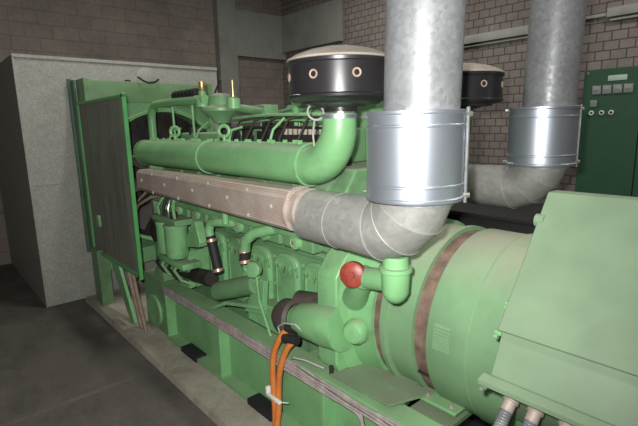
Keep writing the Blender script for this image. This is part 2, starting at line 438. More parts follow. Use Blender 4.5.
# crankcase covers with embossed lettering
def text_mesh(s, size, depth):
    cu = bpy.data.curves.new('lettering', 'FONT'); cu.body = s; cu.size = size; cu.extrude = depth; cu.align_x = 'CENTER'; cu.align_y = 'CENTER'
    tmp = bpy.data.objects.new('lettering_source', cu); col.objects.link(tmp)
    bpy.context.view_layer.update()
    me = bpy.data.meshes.new_from_object(tmp.evaluated_get(bpy.context.evaluated_depsgraph_get()))
    bpy.data.objects.remove(tmp); return me
LET = text_mesh('MWM', .10, .004)
for k in range(7):
    x = -1.995 - .305 * k
    b = B(); w, zb, zt = .118, .60, 1.09
    pts = [(x - w, zb + .05), (x - w + .05, zb), (x + w - .05, zb), (x + w, zb + .05), (x + w, zt - .07)]
    pts += [(x + w * math.cos(a), zt - .07 + .07 * math.sin(a)) for a in [PI * i / 8 for i in range(1, 8)]] + [(x - w, zt - .07)]
    b.prism(pts, 'Y', 1.715, 1.745)
    c = b.build('crankcase_cover', 'green', E_, .006)
    b = B()
    inner = [(x + (px - x) * .86, .85 + (pz - .85) * .92) for px, pz in pts]
    b.tube([(px, 1.715, pz) for px, pz in inner], .006, 6, closed=True)
    b.build('cover_bead', 'green', c)
    o = bpy.data.objects.new('embossed_lettering', LET.copy()); col.objects.link(o); o.parent = c
    o.data.materials.clear(); o.data.materials.append(M['green'])
    o.data.transform(Matrix.Translation(Vector((x, 1.712, .985)) - E_.location) @ Matrix.Rotation(PI / 2, 4, 'X'))
for k in range(8):
    x = -1.8425 - .305 * k
    for z in (.64, .85, 1.04): B().cyl((x, 1.742, z), (x, 1.722, z), .011, seg=6).build('cover_bolt', 'green', E_)
B().prism([(1.69, 1.13), (1.67, 1.165), (1.75, 1.19), (1.75, 1.12)], 'X', -4.12, -1.76).build('side_ledge', 'green_dusty', E_, .003)
# cylinder heads, both banks
for k in range(7):
    x = -1.995 - .305 * k
    for sg in (1, -1):
        Y = lambda y: YC - sg * (YC - y)
        b = B(); pr = [(Y(1.575), 1.20), (Y(1.57), 1.43), (Y(1.74), 1.60), (Y(1.85), 1.60), (Y(1.85), 1.2)]
        b.prism(pr, 'X', x - .138, x + .138)
        h = b.build('cylinder_head', 'green_grimy', E_, .012)
        if sg > 0:
            B().lathe((x, 1.58, 1.25), (0, -1, 0), [(0, .045), (.03, .042), (.034, .03), (.03, .026), (.03, 0)], 20).build('head_boss', 'green', h)
            B().cyl((x, 1.549, 1.25), (x, 1.538, 1.25), .013, seg=6).build('boss_plug', 'copper', h)
B().prism([(1.545, 1.28), (1.53, 1.33), (1.60, 1.37), (1.60, 1.27)], 'X', -4.05, -1.80).build('coolant_rail', 'green', E_, .006)
# near exhaust manifold with its brown perforated cover
b = B()
yp = [(1.36, 1.385), (1.335, 1.41), (1.335, 1.56), (1.362, 1.592), (1.49, 1.592), (1.50, 1.56), (1.50, 1.385)]
b.prism(yp, 'X', -3.79, -1.765)
for v in b.bm.verts:
    if v.co.x < -3.7: v.co.z = 1.51 + (v.co.z - 1.51) * .84; v.co.y = 1.42 + (v.co.y - 1.42) * .9
ex = b.build('exhaust_manifold_cover', 'brown', E_, .008, label='long brown perforated exhaust cover')
for i in range(9):
    for z in ((1.565, 1.425) if i % 2 else (1.50,)):
        x = -3.66 + i * .22
        B().lathe((x, 1.337, z), (0, -1, 0), [(0, .014), (.004, .014), (.009, .007), (.01, 0)], 12).build('rivet', 'tray', ex)
b = B().lathe((-1.785, 1.43, 1.487), (1, 0, 0), [(0, .10), (0, .118), (.018, .118), (.02, .10), (.055, .098), (.06, .112), (.085, .112), (.085, .09)], 32)
b.build('exhaust_flange', 'flange', E_, label='pale pinkish flange between brown cover and grey duct')
# intake tubes, both banks (a child each)
def intake(sg):
    y = YC - sg * .52; r = .108; z = 1.695
    p = [(-4.12, y, z), (-3.5, y, z), (-2.7, y, z), (-1.86, y, z)]; rr = [r, r, r, r]
    b = B()
    cx, cz_, rb = -1.86, 1.695 + .215, .215
    for i in range(1, 9):
        a = math.radians(-90 + 90 * i / 8); p.append((cx + rb * 1.03 * math.cos(a), y, cz_ + rb * math.sin(a))); rr.append(r + (.083 - r) * (i / 8))
    p.append((-1.639, y, 1.953)); rr.append(.082)
    b.tube(p, rr, 32)
    o = b.build('intake_pipe', 'green_dusty', E_, label='long green intake air pipe with upturned elbow')
    B().lathe((-4.12, y, z), (-1, 0, 0), [(0, r + .006), (.03, r + .006), (.05, r * .9), (.085, r * .55), (.10, 0)], 32).build('pipe_end_cap', 'green', o)
    for x in (-2.98, -1.88):
        B().lathe((x, y, z), (1, 0, 0), [(0, r), (0, r + .009), (.022, r + .009), (.022, r)], 36).build('joint_band', 'green', o)
    B().box((-4.08, y + (.0 if sg > 0 else -.12), z + .085), (-1.90, y + (.12 if sg > 0 else 0), z + .112), .004).build('bolting_flange', 'green_dusty', o)
    if sg > 0:
        b = B()
        for i in range(26):
            x = -4.05 + i * .084
            b.cyl((x, y + .02 + .02 * math.sin(i * 2.2), z + .10), (x, y + .02 + .02 * math.sin(i * 2.2), z + .128), .015, seg=6)
        b.build('flange_bolts', 'green', o)
    B().lathe((-1.639, y, 1.93), (0, 0, 1), [(0, .082), (0, .09), (.02, .09), (.02, .08)], 32).build('filter_clamp', 'steel', o)
intake(1); intake(-1)
for x, y in ((-3.60, 1.62), (-2.82, 1.62)):
    b = B(); b.ring((x, y, 1.875), (.66, -.75, 0), .037, .013, 24, 8); b.cyl((x, y, 1.79), (x, y, 1.845), .015, seg=10)
    b.build('lifting_eye', 'green', E_)
b = B(); b.ring((-1.70, 1.48, 1.962), (.75, -.35, .35), .040, .005, 20, 6); b.tube([(-1.71, 1.48, 1.925), (-1.735, 1.49, 1.86), (-1.74, 1.50, 1.80)], .005, 8)
b.build('wire_loop', 'tray', E_)
# breather pipe: up, bend, then across to the governor
p = [(-4.38, 1.75, 1.72), (-4.38, 1.75, 1.98)] + [(x, 1.75, z_) for x, _, z_ in arc((-4.24, 1.98), .14, 180, 90, 6)][1:] + [(-3.85, 1.75, 2.125), (-3.3, 1.75, 2.115)]
B().tube(p, .036, 16).build('coolant_pipe', 'green', E_)
# governor and thermostat cluster on top of the engine
g = B(); g.lathe((-3.12, 1.78, 1.93), (0, 0, 1), [(0, 0), (0, .05), (.05, .085), (.09, .15), (.11, .15), (.13, .10), (.20, .085), (.22, .04), (.22, 0)], 24)
gv = g.build('governor', 'green_grimy', E_)
B().lathe((-3.36, 1.76, 2.06), (0, 0, 1), [(0, 0), (0, .055), (.06, .055), (.07, .03), (.12, .03), (.13, 0)], 20).build('valve_body', 'green', gv)
B().lathe((-2.94, 1.78, 2.03), (0, 0, 1), [(0, 0), (0, .05), (.07, .05), (.08, .02), (.09, 0)], 20).build('valve_body', 'green', gv)
B().lathe((-3.36, 1.76, 2.17), (0, 0, 1), [(0, 0), (0, .016), (.01, .024), (.08, .024), (.085, .012), (.095, 0)], 14).build('brass_stub', 'brass', gv)
B().lathe((-2.94, 1.78, 2.11), (0, 0, 1), [(0, 0), (0, .011), (.12, .011), (.12, 0)], 12).build('brass_stub', 'brass', gv)
B().tube([(-3.22, 1.76, 2.10), (-3.10, 1.78, 2.25)], .008, 8).build('control_lever', 'dark', gv)
B().tube([(-3.30, 1.85, 2.04), (-3.0, 1.85, 2.04), (-2.72, 1.9, 2.0)], .03, 12).build('linkage_pipe', 'green_grimy', gv)
b = B().tube([(-3.86, 1.76, 2.175), (-3.45, 1.76, 2.18)], .032, 14)
for i in range(6): b.lathe((-3.84 + i * .07, 1.76, 2.175), (1, 0, 0), [(0, .03), (0, .038), (.02, .038), (.02, .03)], 14)
b.build('rubber_hose', 'rubber', E_, label='short black corrugated hose on top of the engine')
# injection pump, pipes and clutter in the vee
B().box((-3.0, 1.96, 1.66), (-2.05, 2.22, 1.88), .02).build('injection_pump', 'green_grimy', E_)
B().box((-2.95, 2.25, 1.66), (-2.0, 2.5, 2.06), .02).build('charge_air_cooler', 'green_grimy', E_)
B().box((-4.05, 1.86, 1.66), (-3.35, 2.35, 1.86), .03).build('thermostat_housing', 'green_grimy', E_)
B().box((-2.30, 1.92, 1.86), (-2.16, 2.1, 2.02), .01).build('pump_block', 'green_grimy', E_)
B().box((-2.86, 1.88, 1.97), (-2.70, 2.0, 2.05), .006).build('linkage_box', 'green_grimy', E_)
for k in range(12):
    x = -2.92 + k * .075
    B().lathe((x, 2.0, 1.87), (0, 0, 1), [(0, .016), (.03, .016), (.03, .009), (.06, .009), (.06, 0)], 8).build('injector_nut', 'green' if k < 5 else 'chrome', E_)
for k in range(5):
    x = -2.80 + k * .19
    B().tube([(x, 1.98, 1.92), (x - .03, 1.9, 1.97), (x - .10, 1.80, 1.94), (x - .12, 1.74, 1.82), (x - .12, 1.72, 1.64)], .008, 6).build('injection_line', 'dark', E_)
for k in range(11):
    x = -2.44 + k * .05; B().cyl((x, 1.86, 1.845), (x, 1.86, 1.895), .014, seg=8).build('stud', 'lid', E_)
B().box((-2.60, 1.83, 1.66), (-1.92, 1.95, 1.845), .006).build('stud_rail', 'dark', E_)
for z in (1.93, 1.955, 1.98, 2.005): B().tube([(-2.9, 2.02, z - .02), (-2.4, 2.02, z + .03), (-2.0, 2.0, z)], .010, 8).build('fuel_line', 'green_grimy', E_)
B().box((-2.98, 1.99, 1.96), (-2.86, 2.05, 2.06), .004).build('line_clamp', 'green', E_)
B().box((-2.52, 1.98, 1.90), (-2.49, 2.05, 2.07), .004).build('line_clamp', 'green', E_)
for z, rr in ((1.885, .009), (1.93, .007), (1.965, .011)):
    B().tube([(-3.05, 1.84, z), (-2.6, 1.835, z + .012), (-2.1, 1.84, z), (-1.95, 1.9, z - .01)], rr, 8).build('fuel_line', 'green' if z > 1.9 else 'dark', E_)
for k in range(4):
    x = -3.9 + k * .5
    B().tube([(x, 1.70, 1.80), (x + .015, 1.72, 1.88), (x + .03, 1.80, 1.90 + .05 * (k % 2))], .009, 6).build('bracket_rod', 'green', E_)
for x in (-4.0, -3.62):
    B().tube([(x, 1.80, 1.82), (x + .03, 1.78, 2.1)], .011, 8).build('support_rod', 'green', E_)
b = B()
for k in range(14):
    x = -3.85 + k * .11 + random.uniform(-.02, .02); yy = random.uniform(1.84, 2.0); h = random.uniform(.05, .17)
    b.box((x, yy, 1.66), (x + random.uniform(.03, .09), yy + .08, 1.78 + h))
b.build('fuel_fittings', 'dark', E_)
# flywheel housing
B().lathe((-1.76, YC, ZC), (1, 0, 0), [(0, 0), (0, .56), (.10, .575), (.13, .57), (.15, .50), (.27, .475), (.285, .475), (.285, .44), (.34, .44), (.34, 0)], 64).build('flywheel_housing', 'green', E_)
B().lathe((-1.475, YC, ZC), (1, 0, 0), [(0, .452), (.04, .452)], 72).build('breather_mesh', 'mesh_band', E_, label='brown mesh strip between housing and alternator')
b = B(); b.prism([(1.55, .60), (1.525, .66), (1.53, 1.13), (1.60, 1.22), (1.80, 1.36), (1.80, .60)], 'X', -1.78, -1.63)
b.build('housing_flange', 'green', E_, .01)
B().box((-1.66, 1.515, .86), (-1.64, 1.53, .95), .003).build('timing_window', 'copper', E_)
b = B()
for a in range(20):
    th = 2 * PI * a / 20; b.cyl((-1.42, YC + .45 * math.cos(th), ZC + .45 * math.sin(th)), (-1.40, YC + .45 * math.cos(th), ZC + .45 * math.sin(th)), .014, seg=6)
b.build('housing_bolts', 'green', E_)
# starter motor
sd = Vector((1, .10, .13)).normalized(); so = Vector((-1.97, 1.53, .81))
B().lathe(so, sd, [(0, 0), (0, .075), (.04, .085), (.06, .098), (.16, .108), (.25, .122), (.36, .125), (.36, 0)], 36).build('starter_motor', 'green', E_)
B().lathe(so + sd * .01, -sd, [(0, .09), (.02, .106), (.10, .104), (.15, .07), (.15, 0)], 32).build('starter_cap', 'dark_cap', E_, label='dark brown starter cap')
B().lathe(so + Vector((-.04, .06, .08)), sd, [(0, 0), (0, .06), (.16, .06), (.16, 0)], 24).build('solenoid', 'dark_cap', E_, label='dark oily solenoid on the starter motor')
for z, yy in ((.79, 1.45), (.735, 1.43)): B().tube([(-1.86, yy + .02, z), (-1.96, yy, z - .01)], .026, 10).build('terminal_boot', 'rubber', E_)
# mounting bracket below the starter
b = B(); b.lathe((-1.55, 1.60, .85), (.2, -1, 0), [(0, .068), (.03, .066), (.05, .05), (.06, 0)], 28)
b.build('housing_cover', 'green', E_)
# oil filler: red cap, neck, elbow
b = B(); b.cyl((-1.40, 1.50, 1.20), (-1.20, 1.475, 1.235), .050, seg=24); b.sph((-1.41, 1.505, 1.195), .058)
b.tube([(-1.42, 1.51, 1.2), (-1.50, 1.56, 1.10), (-1.58, 1.62, 1.02)], [.055, .055, .07], 20)
b.build('filler_neck', 'green', E_)
d = Vector((.42, -.9, .12)).normalized()
B().lathe(Vector((-1.435, 1.465, 1.218)), d, [(-.02, .052), (0, .060), (.006, .061), (.032, .061), (.040, .052), (.043, .018), (.050, .016), (.050, 0)], 32).build('filler_cap', 'red', E_, label='red round oil filler cap')
b = B().lathe((-1.195, 1.47, 1.142), (0, 0, 1), [(0, 0), (.005, .026), (.025, .046), (.05, .058), (.14, .062), (.145, .071), (.162, .071), (.164, .056), (.21, .053), (.215, 0)], 36)
b.build('breather_cup', 'green', E_)
# coolant elbows and hoses under the brown cover
B().tube([(-2.62, 1.60, 1.26), (-2.76, 1.51, 1.265), (-2.86, 1.50, 1.25), (-2.88, 1.49, 1.20), (-2.87, 1.49, 1.15)], .031, 16).build('coolant_elbow', 'green', E_)
B().cyl((-2.66, 1.50, 1.27), (-2.66, 1.50, 1.36), .022, seg=12).build('coolant_stub', 'green', E_)
h = B().tube([(-2.87, 1.49, 1.15), (-2.78, 1.49, .90)], .032, 16).build('black_hose', 'rubber', E_)
for z, x in ((1.12, -2.859), (.92, -2.787)): B().lathe((x, 1.49, z), (-.36, 0, 1), [(-.010, .032), (-.010, .037), (.010, .037), (.010, .032)], 20).build('hose_clamp', 'copper', h)
B().tube([(-2.14, 1.60, 1.31), (-2.22, 1.55, 1.29), (-2.33, 1.51, 1.26), (-2.40, 1.49, 1.21), (-2.42, 1.49, 1.14)], .034, 16).build('coolant_elbow', 'green', E_)
h = B().tube([(-2.42, 1.49, 1.15), (-2.44, 1.49, 1.05)], .033, 16).build('short_hose', 'dark', E_)
for z in (1.13, 1.06): B().lathe((-2.43, 1.49, z), (-.2, 0, 1), [(-.01, .034), (-.01, .039), (.01, .039), (.01, .034)], 20).build('hose_clamp', 'copper', h)
B().tube([(-2.44, 1.50, 1.06), (-2.49, 1.52, 1.0), (-2.46, 1.54, .95), (-2.40, 1.58, .94)], .016, 10).build('drain_pipe', 'green', E_)
# oil cooler cylinder, lying diagonally, and the tall gauge rod
B().tube([(-2.98, 1.59, .69), (-2.50, 1.62, .86)], .07, 24).build('oil_cooler', 'green_grimy', E_)
B().lathe((-2.36, 1.52, 1.02), (.4, -1, .1), [(0, 0), (0, .05), (.03, .05), (.035, .042), (.035, 0)], 24).build('valve_knob', 'green', E_)
B().tube([(-2.37, 1.53, 1.0), (-2.36, 1.54, .8), (-2.28, 1.56, .58)], .009, 8).build('dipstick_tube', 'green', E_)
B().prism([(-2.62, .64), (-2.40, .68), (-2.36, .92), (-2.44, .93)], 'Y', 1.58, 1.62).build('engine_foot', 'green', E_, .004)
B().prism([(-2.62, .575), (-2.20, .575), (-2.16, .76), (-2.62, .72)], 'Y', 1.61, 1.75).build('engine_foot', 'green', E_, .006)
B().tube([(-2.92, 1.50, .60), (-2.75, 1.52, .68), (-2.35, 1.58, .74)], .014, 8).build('oil_pipe', 'green', E_)
B().prism([(-3.42, .96), (-3.14, 1.01), (-3.12, 1.05), (-3.18, 1.20), (-3.22, 1.21)], 'Y', 1.53, 1.60).build('pump_bracket', 'green', E_, .006)
B().prism([(-3.60, .58), (-3.42, .60), (-3.40, .92), (-3.60, .86)], 'Y', 1.56, 1.74).build('engine_foot', 'green', E_, .006)
B().tube([(-3.75, 1.62, .66), (-3.1, 1.60, .76)], .06, 16).build('oil_strainer', 'dark', E_)
B().prism([(1.50, .58), (1.50, .66), (1.60, .80), (1.74, .80), (1.74, .58)], 'X', -3.98, -3.80).build('engine_foot', 'green_grimy', E_, .006)
# twin fuel filters
fl = B(); fl.box((-3.80, 1.44, 1.15), (-3.33, 1.60, 1.20)); fl.build('filter_head', 'green_grimy', E_, .008)
for x, r in ((-3.46, .092), (-3.66, .078)):
    B().lathe((x, 1.50, .86), (0, 0, 1), [(0, 0), (0, r * .5), (.02, r * .88), (.05, r), (.26, r), (.27, r * 1.06), (.29, r * 1.06), (.29, 0)], 32).build('fuel_filter', 'green', E_)
B().lathe((-3.44, 1.48, 1.20), (0, 0, 1), [(0, .03), (.05, .03), (.055, .012), (.08, .012), (.08, 0)], 14).build('filter_bleed_screw', 'rubber', E_)
B().box((-3.78, 1.46, .80), (-3.30, 1.62, .85), .006).build('filter_shelf', 'green', E_)
for k in range(4):
    x = -3.72 + .1 * k
    B().tube([(x, 1.48, 1.2), (x + .01, 1.47, 1.27), (x + .05 - .03 * k, 1.50, 1.34), (x + .1, 1.6, 1.36)], .010 + .003 * (k % 2), 8).build('fuel_line', ('green', 'dark', 'chrome', 'green')[k], E_)
for k in range(4):
    x = -3.80 + .12 * k
    B().tube([(x, 1.50, .84), (x - .05, 1.47, .76), (x + .06, 1.48, .70), (x + .14, 1.56, .66)], .012, 8).build('fuel_line', ('dark', 'green', 'dark', 'green')[k], E_)
for k in range(3):
    B().tube([(-4.25, 1.45, 1.10 + .0 * k), (-4.08 + .03 * k, 1.44, 1.24 + .03 * k), (-3.85, 1.47, 1.33 + .04 * k), (-3.7, 1.58, 1.36)], .013, 8).build('braided_hose', ('hosetube', 'dark', 'hosetube')[k], E_)
B().lathe((-3.98, 1.55, 1.0), (0, -1, 0), [(0, 0), (0, .09), (.03, .09), (.04, .05), (.04, 0)], 24).build('belt_pulley', 'dark', E_)
B().box((-4.2, 1.60, .6), (-4.13, 2.6, 1.62), .01).build('front_cover', 'green_grimy', E_)

# ------------------------------------------------------------------ alternator
A_ = thing('alternator', 'big round green alternator with a brown mesh band, beside the terminal box', 'alternator', (-.7, 2.1, .5))
B().lathe((-1.42, YC, ZC), (1, 0, 0), [(0, .40), (0, .475), (.025, .475), (.03, .452), (.16, .452), (.162, .462), (.187, .462), (.187, .40)], 96).build('adaptor_ring', 'green_alt', A_)
b = B().lathe((-1.27, YC, ZC), (1, 0, 0), [(.03, .44), (.12, .44)], 96)
b.build('ventilation_band', 'mesh_band', A_, label='rusty brown ventilation mesh band')
b = B()
for a in (205, 224):
    th = math.radians(a); r = .443
    b.box((-1.255, YC + r * math.cos(th) - .006, ZC + r * math.sin(th) - .006), (-1.13, YC + r * math.cos(th) + .006, ZC + r * math.sin(th) + .006))
b.build('band_strap', 'dark', A_)
B().lathe((-1.155, YC, ZC), (1, 0, 0), [(0, .40), (0, .458), (.008, .461), (.20, .461), (.205, .456), (.212, .456), (.215, .468), (1.2, .468), (1.25, .44), (1.25, 0)], 96).build('stator_housing', 'green_alt', A_)
lv = []
for k in range(8):
    z = .905 + .0145 * k; y = YC - math.sqrt(.461 ** 2 - (z - ZC) ** 2)
    b = B().prism([(y - .007, z), (y + .004, z + .003), (y + .004, z + .009), (y - .001, z + .009)], 'X', -1.115, -1.03)
    b.build('louvre', 'green_alt', A_)
b = B(); b.box((-1.27, 1.69, .575), (-1.02, 1.80, .592))
b.build('mounting_foot', 'green_dusty', A_, .004)
for x in (-1.19, -1.06):
    B().lathe((x, 1.72, .592), (0, 0, 1), [(0, .010), (.014, .010), (.018, 0)], 8).build('foot_bolt', 'flange', A_)

# ------------------------------------------------------------------ terminal box
T_ = thing('terminal_box', 'big light green sheet metal terminal box with sloping cover on the alternator', 'box', (-.2, 1.55, .8))
X0, X1 = -.70, .75
b = B().prism([(1.733, 1.641), (1.402, 1.206), (1.420, 1.195), (1.76, 1.60), (1.80, 1.60), (1.80, 1.641)], 'X', X0, X1)
b.build('sloping_cover', 'green_box', T_, .004)
b = B().prism([(1.415, 1.203), (1.350, 1.066), (1.36, 1.04), (1.56, .80), (1.78, .80), (1.78, 1.61), (1.745, 1.61)], 'X', X0 + .012, X1 - .012)
b.build('box_body', 'green_box', T_, .003)
b = B(); b.prism([(1.352, 1.064), (1.314, 1.054), (1.312, 1.038), (1.318, 1.036), (1.36, 1.046)], 'X', X0 - .015, X1)
b.build('bottom_lip', 'green_box', T_, .002)
for u, n_ in ((.80, 'hinge_lug'),):
    p = Vector((0, 1.402, 1.206)).lerp(Vector((0, 1.733, 1.641)), u)
    B().cyl((X0 - .012, p.y + .012, p.z - .012), (X0 + .02, p.y + .012, p.z - .012), .024, seg=20).build(n_, 'green_box', T_)
for (yy, zz) in ((1.47, 1.27), (1.405, 1.185), (1.325, 1.02), (1.515, .82)):
    b = B(); b.box((X0 - .012, yy, zz), (X0 + .012, yy + .022, zz + .015), .002); b.cyl((X0 - .014, yy + .011, zz - .01), (X0 - .002, yy + .011, zz - .01), .009, seg=8)
    b.build('cover_latch', 'green_box' if zz < 1.1 else 'green_dusty', T_)
for k, x in enumerate((-.625, -.545, -.45)):
    o = thing('flexible_conduit', ('leftmost', 'middle', 'right-hand')[k] + ' of three pale flexible steel conduits hanging below the terminal box', 'conduit', (x, 1.35, .8), 'flexible conduits under the terminal box')
    nrm = Vector((0, -.78, -.62)).normalized(); p0 = Vector((x, 1.385, .998))
    p1 = p0 + nrm * .05; pts = [p1, p1 + Vector((0, -.045, -.045)), p1 + Vector((0, -.085, -.11)), p1 + Vector((0, -.12, -.22)), p1 + Vector((0, -.13, -.45)), Vector((x, 1.18, .30)), Vector((x, 1.15, .03))]
    B().lathe(p0, nrm, [(-.02, .02), (0, .026), (.02, .026), (.022, .021), (.055, .021)], 18).build('conduit_gland', 'flange', o)
    b = B().tube(pts, .0185, 14)
    for i in range(len(pts) - 1):
        for j in range(7):
            q = Vector(pts[i]).lerp(Vector(pts[i + 1]), j / 7); dd = (Vector(pts[i + 1]) - Vector(pts[i])).normalized()
            b.lathe(q, dd, [(-.004, .0185), (0, .0215), (.004, .0185)], 12)
    b.build('conduit_hose', 'galv_pipe', o)

# ------------------------------------------------------------------ exhaust ducts
def make_duct():
    y = 1.455; r = .130; zc = 1.462; xc = -1.075
    t = thing('exhaust_duct', 'nearer grey galvanised exhaust duct rising in front of the alternator, beside the round air filter', 'duct', (xc, y, 1.3), 'galvanised exhaust ducts rising to the ceiling')
    cb, Rb = (-1.300, 1.690), .225
    pts = [(-1.73, y, zc), (-1.50, y, zc)]
    k = Rb / math.cos(math.radians(11.25))
    for a in (11.25, 33.75, 56.25, 78.75):
        th = math.radians(-90 + a); pts.append((cb[0] + k * math.cos(th), y, cb[1] + k * math.sin(th)))
    pts.append((xc, y, 1.70))
    b = B().tube(pts, [.128, .128, .134, .138, .140, .141, .141], 40)
    rings = b.rings
    e = b.build('duct_elbow', 'galv_elbow', t, ang=9)
    for i in (1, 2, 3, 4, 5):
        c = sum(rings[i], Vector()) / len(rings[i])
        B().tube([c + (v - c) * 1.004 for v in rings[i]], .0032, 6, closed=True).build('elbow_seam', 'galv_elbow', e)
    pipe = B().lathe((xc, y, 1.60), (.022, 0, 1), [(0, .141), (ZT - 1.635, .141)], 56).build('vertical_pipe', 'galv_pipe', t, label='tall vertical galvanised pipe')
    R = .184; sx = xc - .02
    pr = [(0, .138), (0, R + .004), (.006, R + .006), (.014, R + .006), (.018, R), (.055, R), (.058, R + .003), (.064, R + .003), (.067, R),
          (.272, R), (.275, R + .003), (.281, R + .003), (.284, R), (.318, R), (.322, R + .006), (.332, R + .006), (.334, R), (.334, .138)]
    sl = B().lathe((sx, y, 1.612), (0, 0, 1), pr, 72).build('clamp_sleeve', 'steel', t, label='shiny polished steel sleeve clamped round the pipe')
    a = math.radians(28); px, py = sx + (R + .008) * math.cos(a), y + (R + .008) * math.sin(a)
    B().box((px - .004, py - .006, 1.60), (px + .006, py + .006, 1.955), .002, None).build('sleeve_closure', 'galv_pipe', sl)
    for z in (1.63, 1.93):
        for aa in (28, 205):
            a2 = math.radians(aa); B().cyl((sx + (R + .0) * math.cos(a2), y + R * math.sin(a2), z), (sx + (R + .022) * math.cos(a2), y + (R + .03) * math.sin(a2), z), .010, seg=8).build('closure_bolt', 'chrome', sl)
    return t
d1 = make_duct()
copy_tree(d1, (-.09, 1.335, .03), 'farther grey galvanised exhaust duct, rising in front of the dark green control panel')

# ------------------------------------------------------------------ air filters
def make_filter():
    x, y = -1.60, 1.55; dz = -.025
    t = thing('air_filter', 'large round black air filter with pale domed lid, nearer one above the green intake elbow', 'filter', (x, y, 1.98), 'round black air filters')
    B().lathe((x, y, 1.985 + dz), (0, 0, 1), [(0, 0), (0, .078), (.02, .08), (.022, .11), (.03, .12), (.035, .185), (.045, .19), (.05, .225), (.058, .236), (.062, .248), (.072, .25), (.078, .242), (.205, .242), (.21, .249), (.222, .251), (.227, .24)], 72).build('filter_housing', 'black', t)
    B().lathe((x, y, 2.207 + dz), (0, 0, 1), [(0, .24), (.004, .250), (.012, .247), (.03, .215), (.052, .155), (.067, .085), (.074, .0)], 64).build('domed_lid', 'lid', t)
    B().lathe((x, y, 1.955), (0, 0, 1), [(0, .0), (0, .070), (.035, .070), (.035, 0)], 32).build('filter_neck', 'chrome', t)
    d0 = math.atan2(-y, -x)
    for da in [-.49 + .785 * i for i in range(8)]:
        a = d0 + da; n = Vector((math.cos(a), math.sin(a), 0)); c = Vector((x, y, 2.14 + dz)) + n * .2405
        h = B(); q = n.to_track_quat('Z', 'Y').to_matrix().to_4x4()
        h.lathe(c, n, [(-.001, 0), (.001, .012), (.004, .016), (.004, .019), (0, .021)], 20).build('vent_plug', 'pale', t)
    return t
f1 = make_filter()
copy_tree(f1, (-.03, 1.08, .0), 'large round black air filter farther away, between the two grey exhaust ducts')

# ------------------------------------------------------------------ cables
def cable(name, pts, r, mat, label, group, parts=False):
    # smooth a polyline with Catmull-Rom
    P = [Vector(p) for p in pts]; P = [P[0]] + P + [P[-1]]; out = []
    for i in range(1, len(P) - 2):
        for s_ in range(6):
            t_ = s_ / 6; a, b_, c, d_ = P[i - 1], P[i], P[i + 1], P[i + 2]
            out.append(.5 * ((2 * b_) + (c - a) * t_ + (2 * a - 5 * b_ + 4 * c - d_) * t_ ** 2 + (3 * b_ - a - 3 * c + d_) * t_ ** 3))
    out.append(P[-2])
    o = B().tube(out, r, 10).build(name, mat); return tagp(o, label, 'cable', group)
o = cable('power_cable', [(-1.93, 1.46, .79), (-1.985, 1.435, .73), (-2.06, 1.43, .60), (-2.10, 1.44, .44), (-2.08, 1.43, .26), (-2.07, 1.42, .12), (-2.02, 1.36, .083), (-1.8, 1.28, .083)], .019, 'orange',
          'orange power cable hanging over the green rail, left one of the pair', 'orange power cables at the starter')
o = cable('power_cable', [(-1.88, 1.45, .735), (-1.94, 1.432, .66), (-2.005, 1.43, .52), (-2.042, 1.438, .38), (-2.038, 1.428, .24), (-2.03, 1.40, .12), (-1.96, 1.34, .083), (-1.7, 1.33, .083)], .019, 'orange',
          'orange power cable hanging over the green rail, right one of the pair', 'orange power cables at the starter')
b = B().box((-2.115, 1.395, .305), (-1.985, 1.415, .325), .004); b.tube([(-1.99, 1.41, .315), (-1.93, 1.42, .335)], .004, 6); b.box((-2.13, 1.40, .305), (-2.11, 1.43, .36), .003)
tagp(b.build('cable_tie', 'white'), 'pale cable tie strapped round the two orange cables', 'tie')
o = B().tube([(-1.99, 1.44, .70), (-2.0, 1.42, .78), (-1.93, 1.41, .83), (-1.85, 1.43, .84), (-1.80, 1.45, .80)], .005, 6).build('starter_wire', 'tray')
tagp(o, 'thin pale wire looping over the black starter terminals', 'wire')
o = B().tube([(-1.90, 1.43, .62), (-1.86, 1.42, .645), (-1.79, 1.44, .65), (-1.70, 1.50, .615)], .005, 6).build('starter_wire', 'tray')
tagp(o, 'thin pale wire running from the orange cables over the rail', 'wire')
NW = 6
names = ('topmost', 'second from top', 'third from top', 'third from bottom', 'second from bottom', 'lowest')
for k in range(NW):
    pts = []; r0 = .0075
    n = 26; z0 = .553 - .017 * k
    for i in range(n):
        x = -3.72 + i * (2.62 / (n - 1)); s_ = i / (n - 1)
        
        sag = .006 * math.sin(i * 1.9 + k) + (.012 if s_ > .7 else .004) * math.sin(i * .8 + 2 * k)
        pts.append((x, 1.474 - .010 - .003 * (k % 2), .566 - (.011 + .006 * max(0, s_ - .45)) * k + sag * .5))
    if k >= 4: pts = pts[:int(n * .90)] ; e = pts[-1]; pts += [(e[0] + .03, e[1], e[2] - .05), (e[0] + .05, e[1], e[2] - .16), (e[0] + .06, e[1], .1)]
    cable('control_cable', pts, r0, 'wire', 'thin grey cable along the green rail, ' + names[k] + ' of the bundle', 'thin cables strung along the rail')

